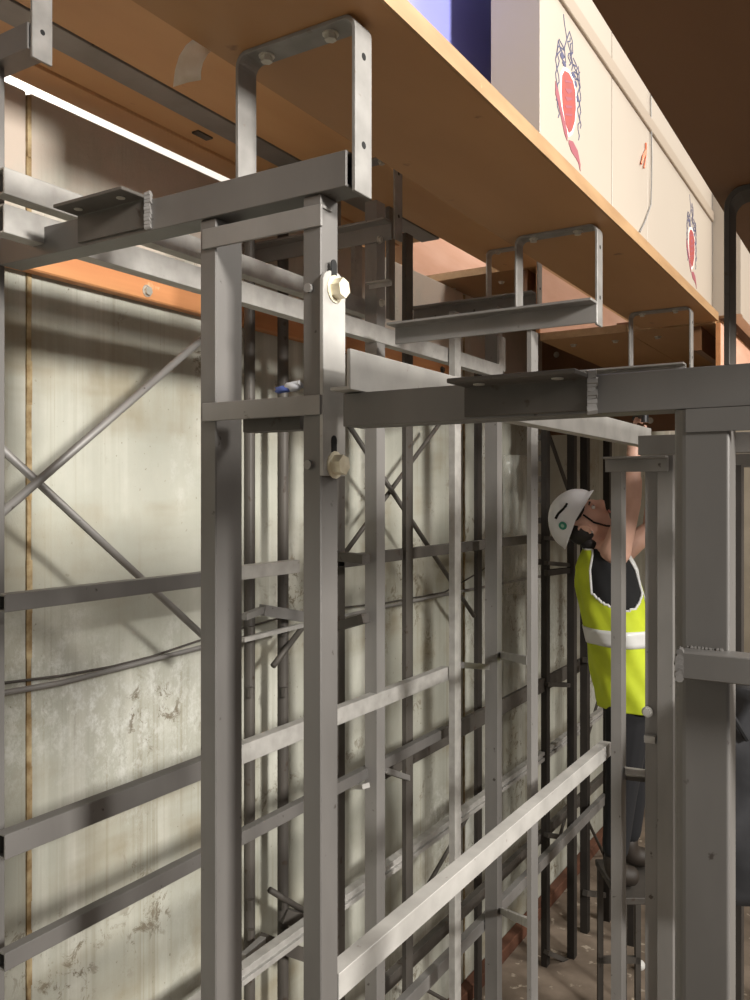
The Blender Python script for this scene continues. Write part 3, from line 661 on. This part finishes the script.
def capsule(p, q, r0, r1, n=20, m=7, flat=1.0):
    d = (q-p); L_ = d.length; d = d/L_; x = d.orthogonal().normalized(); y = d.cross(x); vs = []; fs = []
    rings = [(-r0*math.cos(k*math.pi/2/m), r0*math.sin(k*math.pi/2/m)) for k in range(1, m+1)]+[(L_+r1*math.sin(k*math.pi/2/m), r1*math.cos(k*math.pi/2/m)) for k in range(0, m)]
    vs.append(p-d*r0)
    for z, r in rings:
        for i in range(n): an = 2*math.pi*i/n; vs.append(p+d*z+(x*math.cos(an)+y*math.sin(an))*r)
    vs.append(q+d*r1); e = len(vs)-1; R_ = len(rings)
    for i in range(n):
        j = (i+1) % n; fs.append((0, 1+j, 1+i)); fs.append((e, 1+(R_-1)*n+i, 1+(R_-1)*n+j))
        for k in range(R_-1): fs.append((1+k*n+i, 1+k*n+j, 1+(k+1)*n+j, 1+(k+1)*n+i))
    return vs, fs
for i_, j_ in Be:
    if (i_, j_) not in ((3,6),(3,10)): parts.append(capsule(Bv[i_][0], Bv[j_][0], Bv[i_][1]*(.84 if i_ < 3 and j_ < 4 else 1), Bv[j_][1]*(.84 if i_ < 3 and j_ < 4 else 1)))
for r_ in (.055, -.055):
    for i_ in range(0, 3): parts.append(capsule(Bv[i_][0]-FW*r_, Bv[i_+1][0]-FW*r_, Bv[i_][1]*.80, Bv[i_+1][1]*.80))
for k_ in (6, 10): parts.append(capsule(Bv[3][0]+(Bv[k_][0]-Bv[3][0])*.4, Bv[k_][0], .066, .062)); parts.append(capsule(Bv[4][0], Bv[k_][0], .05, .055))
for k_ in (7, 11): parts.append(capsule(Bv[k_][0]+(Bv[k_+1][0]-Bv[k_][0])*.12, Bv[k_][0]+(Bv[k_+1][0]-Bv[k_][0])*.4, .044, .042))   # forearm swell
grip = PP(639, 417, .16)
for sgn, (pu, pv, pr) in ((1, (635,436,.16)), (-1, (656,464,-.19))):
    for k in range(4):
        ln = (.92, 1.0, .95, .78)[k]; r = pr-.030+.020*k
        p0 = PP(pu-.5, pv-2, r); p1 = p0+UP*.040*ln; p2 = p1+UP*.030*ln+RT*.006; p3 = p2+RT*.024*ln+UP*.004; p4 = p3+RT*.010-UP*.020*ln
        parts.append(skin_chain([(p0,.0095),(p1,.0090),(p2,.0085),(p3,.0080),(p4,.0072)], [(0,1),(1,2),(2,3),(3,4)]))
    t0 = PP(pu+1, pv+2, pr-.03*sgn); t1 = t0+RT*.030+UP*.012-FW*0; t2 = t1+RT*.012+UP*.028; t3 = t2+UP*.020-RT*.004
    parts.append(skin_chain([(t0,.012),(t1,.011),(t2,.0095),(t3,.008)], [(0,1),(1,2),(2,3)]))
# head
HC = PP(586, 522); pit = math.radians(61); yaw = math.radians(-14)
hx0 = (RT*math.cos(yaw)+FW*math.sin(yaw)); hy = UP.cross(hx0).normalized()
HX = (hx0*math.cos(pit)+UP*math.sin(pit)).normalized(); HZ = HX.cross(hy).normalized(); HY = hy
def HP(x, y, z): return HC+HX*x+HY*y+HZ*z
def g(a, s_): return math.exp(-(a*a)/(2*s_*s_))
def head_pt(th, ph):
    d = Vector((math.cos(ph)*math.cos(th), math.cos(ph)*math.sin(th), math.sin(ph)))
    x, y, z = d.x*.094, d.y*.074, d.z*.115
    if z < -.01: y *= 1-.32*min(1, (-z-.01)/.10)
    if x < 0 and z < -.03: x *= 1-.55*min(1, (-z-.03)/.07)
    if x > 0:
        fw = d.x
        x += .030*g(y,.010)*g(z+.022,.016) + .016*g(y,.008)*g(z-.005,.018)
        x += .006*g(y,.03)*g(z-.030,.010) - .013*(g(abs(y)-.032,.013))*g(z-.006,.012)
        x += .009*g(y,.020)*g(z+.066,.010) - .004*g(y,.02)*g(z+.082,.006) + .013*g(y,.022)*g(z+.102,.014)
        x += .006*g(abs(y)-.042,.018)*g(z+.032,.018)
    return HP(x, y, z)
NU, NV = 64, 44; vs = []; fs = []
for j in range(1, NV):
    for i in range(NU): vs.append(head_pt(2*math.pi*i/NU, -math.pi/2+math.pi*j/NV))
for j in range(NV-2):
    for i in range(NU): fs.append((j*NU+i, j*NU+(i+1)%NU, (j+1)*NU+(i+1)%NU, (j+1)*NU+i))
vs += [head_pt(0, -math.pi/2), head_pt(0, math.pi/2)]
for i in range(NU): fs.append((len(vs)-2, (i+1)%NU, i)); fs.append((len(vs)-1, (NV-2)*NU+i, (NV-2)*NU+(i+1)%NU))
parts.append((vs, fs))
for sgn in (-1, 1):                                            # ears
    rim = []
    for k in range(9):
        an = -2.4+k*.6; rim.append((HP(-.030+.018*math.cos(an)-.006*math.sin(an), sgn*(.073+.006*(k % 8 > 1)), -.012+.030*math.sin(an)), .0062 if k not in (0, 8) else .005))
    parts.append(skin_chain(rim, [(k, k+1) for k in range(8)], 0, 1))
    parts.append(skin_chain([(HP(-.028, sgn*.066, .008), .012), (HP(-.026, sgn*.069, -.03), .011)], [(0,1)], 0, 1))
V = []; Fc = []
for vs, fs in parts:
    o_ = len(V); V += vs; Fc += [tuple(i+o_ for i in f) for f in fs]
body = place('body', V, Fc, SKIN, person)
rm = body.modifiers.new('merge', 'REMESH'); rm.mode = 'VOXEL'; rm.voxel_size = .0045; rm.use_smooth_shade = True
smo = body.modifiers.new('soft', 'SMOOTH'); smo.factor = .4; smo.iterations = 2
bake(body)
def hobj(name, m, parent, fn, smooth=True):
    mb = MB(); fn(mb); return mb.build(name, m, parent, smooth=smooth)
def ball(mb, c, r, sc3=(1,1,1), n=12):
    r0 = bmesh.ops.create_uvsphere(mb.bm, u_segments=n*2, v_segments=n, radius=1)
    for v in r0['verts']: v.co = c+HX*v.co.x*r*sc3[0]+HY*v.co.y*r*sc3[1]+HZ*v.co.z*r*sc3[2]
for sgn in (-1, 1):
    e = hobj('eye', EYEW, person, lambda mb: ball(mb, HP(.072, sgn*.032, .005), .0125, (1,1.1,.85)))
    hobj('iris', IRIS, e, lambda mb: ball(mb, HP(.0815, sgn*.033, .007), .0055, (.7,1,1)))
    hobj('eyebrow', HAIR, person, lambda mb: mb.path([HP(.089, sgn*.014, .026), HP(.088, sgn*.030, .031), HP(.076, sgn*.050, .027)], .0032))
hobj('lips', LIP, person, lambda mb: (ball(mb, HP(.094, 0, -.062), .006, (1,3.2,.8)), ball(mb, HP(.093, 0, -.070), .006, (1,2.8,.9))))
hobj('hair', HAIR, person, lambda mb: (ball(mb, HP(-.042, 0, .0), .086, (.80,.86,.90)), ball(mb, HP(-.075, -.005, -.062), .042, (.9,1.2,1.3)), ball(mb, HP(.012, 0, .050), .080, (.86,.96,.6))))
hobj('earring', GALV, person, lambda mb: ball(mb, HP(-.024, -.080, -.044), .005))
# helmet
hv = []; hf = []; NH = 48; NR = 12
for j in range(NR+1):
    q = j/NR*math.pi/2
    for i in range(NH):
        th = 2*math.pi*i/NH; cx, cy = math.cos(th), math.sin(th)
        ridge = 1+.025*g(cy, .18)*(1-j/NR*.3)
        hv.append(HP(-.012+.138*cx*math.cos(q)*ridge, .110*cy*math.cos(q), .056+.118*math.sin(q)*ridge - .022*(cx < 0)*(-cx)*math.cos(q)))
for j in range(NR):
    for i in range(NH): hf.append((j*NH+i, j*NH+(i+1)%NH, (j+1)*NH+(i+1)%NH, (j+1)*NH+i))
b0 = len(hv)
for i in range(NH):                                            # brim and peak
    th = 2*math.pi*i/NH; cx, cy = math.cos(th), math.sin(th); pk = .012*max(0, cx)**1.5
    hv.append(HP(-.012+.146*cx+pk, .118*cy, .047-.026*(cx < 0)*(-cx)-.004*max(0,cx)))
for i in range(NH): hf.append((b0+i, b0+(i+1)%NH, (i+1)%NH, i))
helmet = place('helmet', hv, hf, HELM, person)
so = helmet.modifiers.new('thick', 'SOLIDIFY'); so.thickness = .004; bake(helmet)
def on_helm(x, z):                                             # point on the viewer's side of the shell
    zz = (z-.056)/.118; xx = (x+.012)/.138; return HP(x, -.110*math.sqrt(max(.02, 1-zz*zz-xx*xx))-.0015, z)
mb = MB(); c = on_helm(-.062, .082)
n_ = (c-HP(-.012,0,.06)).normalized(); mb.tube(c-n_*.002, c+n_*.0015, .019, 20); st = mb.build('green_sticker', GREEN, helmet)
mb = MB(); mb.tube(c+n_*.0014, c+n_*.002, .0085, 14); mb.build('sticker_print', mat('pale_green_print', (.35,.55,.45)), helmet)
mb = MB(); mb.path([on_helm(-.050+.085*k/6, .125-.010*k/6+.003*math.sin(k)) for k in range(7)], .0058); mb.build('vent_slot', BLACK, helmet)
hobj('chin_strap', TOP, person, lambda mb: mb.path([HP(.025,-.084,.028), HP(.018,-.078,-.03), HP(.030,-.062,-.085), HP(.045,-.02,-.118), HP(.045,.02,-.118), HP(.03,.062,-.085), HP(.018,.078,-.03), HP(.025,.084,.028)], .0045))
# clothes: rings along the trunk
TR = [(632,704,.146,.182), (630,688,.146,.182), (626,668,.142,.178), (621,640,.138,.175), (614,612,.136,.180), (609,588,.130,.182), (606,568,.118,.170), (604,553,.085,.125), (601,545,.060,.070)]
def trunk(s_):
    s_ = max(0, min(len(TR)-1.001, s_)); k = int(s_); f = s_-k; return [TR[k][q]*(1-f)+TR[k+1][q]*f for q in range(4)]
def TP(s_, th, off=0.0):
    u, v, rf, rr = trunk(s_); wv = .004*math.sin(5*th+s_*1.7)+.003*math.sin(9*th-s_*2.3)
    return PP(u, v)+RT*(rf+off+wv)*math.cos(th)-FW*(rr+off+wv)*math.sin(th)
def shell(name, m, s0, s1, ns, off, keep=None, th0=0, th1=2*math.pi, nt=56, parent=person, thick=.003, piping=None):
    closed = abs(th1-th0-2*math.pi) < 1e-6; mb = MB(); G = []
    for j in range(ns+1): G.append([mb.bm.verts.new(TP(s0+(s1-s0)*j/ns, th0+(th1-th0)*i/nt, off)) for i in range(nt if closed else nt+1)])
    for j in range(ns):
        for i in range(nt):
            sm_, tm = s0+(s1-s0)*(j+.5)/ns, th0+(th1-th0)*(i+.5)/nt
            if keep is None or keep(sm_, tm): mb.face((G[j][i], G[j][(i+1)%len(G[j])], G[j+1][(i+1)%len(G[j])], G[j+1][i]))
    for v in [v for v in mb.bm.verts if not v.link_faces]: mb.bm.verts.remove(v)
    if piping:
        ed = [(e.verts[0].co.copy(), e.verts[1].co.copy()) for e in mb.bm.edges if len(e.link_faces) == 1 and e.verts[0].co.z > PP(600,700).z]
    o = mb.build(name, m, parent, smooth=True); so = o.modifiers.new('t', 'SOLIDIFY'); so.thickness = thick; so.offset = 1; bake(o)
    if piping:
        p = MB()
        for a_, b_ in ed: p.tube(a_, b_, .0055, 5)
        p.build('piping', REFL, o, smooth=True)
    return o
shell('black_top', TOP, .2, 7.6, 26, .003)
def keep(s_, th):
    th = th % (2*math.pi)
    for c in (math.pi/2, 3*math.pi/2):
        if s_ > 4.3 and abs(th-c) < (.88 if s_ > 4.9 else .88*math.sqrt(max(0, (s_-4.3)/.6))): return False
    d = min(th, 2*math.pi-th)
    if s_ > 5.6 and d < .12+.22*(s_-5.6): return False
    return True
vest = shell('vest', HIVIS, 0.0, 7.5, 100, .012, keep, nt=150, piping=True)
shell('reflective_band', REFL, 2.95, 3.52, 4, .0165, None, parent=vest)
shell('reflective_strip', REFL, 3.5, 7.0, 20, .0165, None, .42, .66, 4, parent=vest); shell('reflective_strip', REFL, 3.5, 7.0, 20, .0165, None, -.66, -.42, 4, parent=vest)
tv, tf = [], []
for sg, (ku, au) in ((1, (621, 614)), (-1, (633, 627))):
    a_, b_ = skin_chain([(PP(629,690,.03*sg), .132), (PF(629,705,.085*sg), .116), (PF(ku,788,.095*sg), .074), (PF(au,852,.095*sg), .062)], [(0,1),(1,2),(2,3)])
    o_ = len(tv); tv += a_; tf += [tuple(i+o_ for i in f) for f in b_]
tro = place('trousers', tv, tf, TROU, person); rm = tro.modifiers.new('m', 'REMESH'); rm.mode = 'VOXEL'; rm.voxel_size = .008; rm.use_smooth_shade = True; bake(tro)
for sg, au in ((1, 614), (-1, 627)):
    a_, b_ = skin_chain([(PF(au,838,.097*sg), .060), (PF(au,861,.097*sg), .060), (PF(au+10,866,.1*sg), .050), (PF(au+26,867.5,.1*sg), .046)], [(0,1),(1,2),(2,3)])
    place('boot', a_, b_, BOOTM, person)
# clamp in her hand
mb = MB(); mb.tube(grip-FW*.08, grip+FW*.07, .011, 12); ct = grip-FW*.08
mb.tube(ct-UP*.03, ct+UP*.03, .016, 12)
tag(mb.build('clamp_tool', mat('black_tool', (.02,.02,.022), .4), None), 'small black clamp held in the worker\'s raised hand', 'tool')
# step under her feet
hs = PP(624, 877.5).z-ZC
wp = thing('work_step', 'low dark work step under the worker\'s boots between the posts', 'step', PP(626, 880)*1.0)
wp.location = Vector((wp.location.x, wp.location.y, 0))
mb = MB()
def obox(mb, r0, r1, f0, f1, z0, z1, o=PP(626, 880)):
    P = lambda r, f, z: Vector((o.x, o.y, 0))+RT*r+FW*f+UP*z
    A = [mb.bm.verts.new(P(*q, z0)) for q in ((r0,f0),(r1,f0),(r1,f1),(r0,f1))]; B = [mb.bm.verts.new(P(*q, z1)) for q in ((r0,f0),(r1,f0),(r1,f1),(r0,f1))]
    for k in range(4): mb.face((A[k], A[(k+1)%4], B[(k+1)%4], B[k]))
    mb.face(A[::-1]); mb.face(B)
zt = hs+ZC
obox(mb, -.09, .13, -.2, .2, zt-.03, zt); mb.build('step_top', DSTEEL, wp, .003)
for r in (-.08, .10):
    for f in (-.20, .18):
        mb = MB(); obox(mb, r, r+.025, f, f+.025, 0, zt-.03); mb.build('leg', DSTEEL, wp)
for f in (-.20, .18):
    mb = MB(); obox(mb, -.08, .12, f, f+.02, .25, .28); mb.build('rung', DSTEEL, wp)
# dark jacket at the right edge
mb = MB(); rows = []; jc = (2.42, b_on_a(760, 2.42)); rnd = random.Random(5)
for j in range(22):
    v = 688+10*j; k = j/21; hh = h_at(v, *jc); wdt = .055+.075*math.sin(min(1, k*2.2)*math.pi/2)-.04*max(0, k-.6)
    rows.append([mb.bm.verts.new(W(jc[0], jc[1], hh)+RT*(wdt*math.cos(t_)*(1+.10*math.sin(3*t_+j*.5)))+FW*(.06*math.sin(t_)*(1+.15*math.sin(5*t_+j*.7)))) for t_ in [2*math.pi*i/28 for i in range(28)]])
for p, q in zip(rows, rows[1:]):
    for i in range(28): mb.face((p[i], p[(i+1)%28], q[(i+1)%28], q[i]))
mb.face(rows[0][::-1]); mb.face(rows[-1])
JK = mat('charcoal_cloth', (.012,.012,.014), .85, 0, (.05,.05,.055), 6)
jk = thing('jacket', 'dark jacket hanging at the right edge beside the thick post', 'jacket', W(jc[0], jc[1], -1.2))
bpy.context.view_layer.update()
mb.build('coat_body', JK, jk, smooth=True)
mb = MB(); mb.path([W(jc[0]-.09, jc[1]+.04, h_at(y_, *jc))-RT*(.02-.0016*(y_-706)) for y_ in (706,710,716,724,734)], .007); mb.build('strap', TOP, jk)
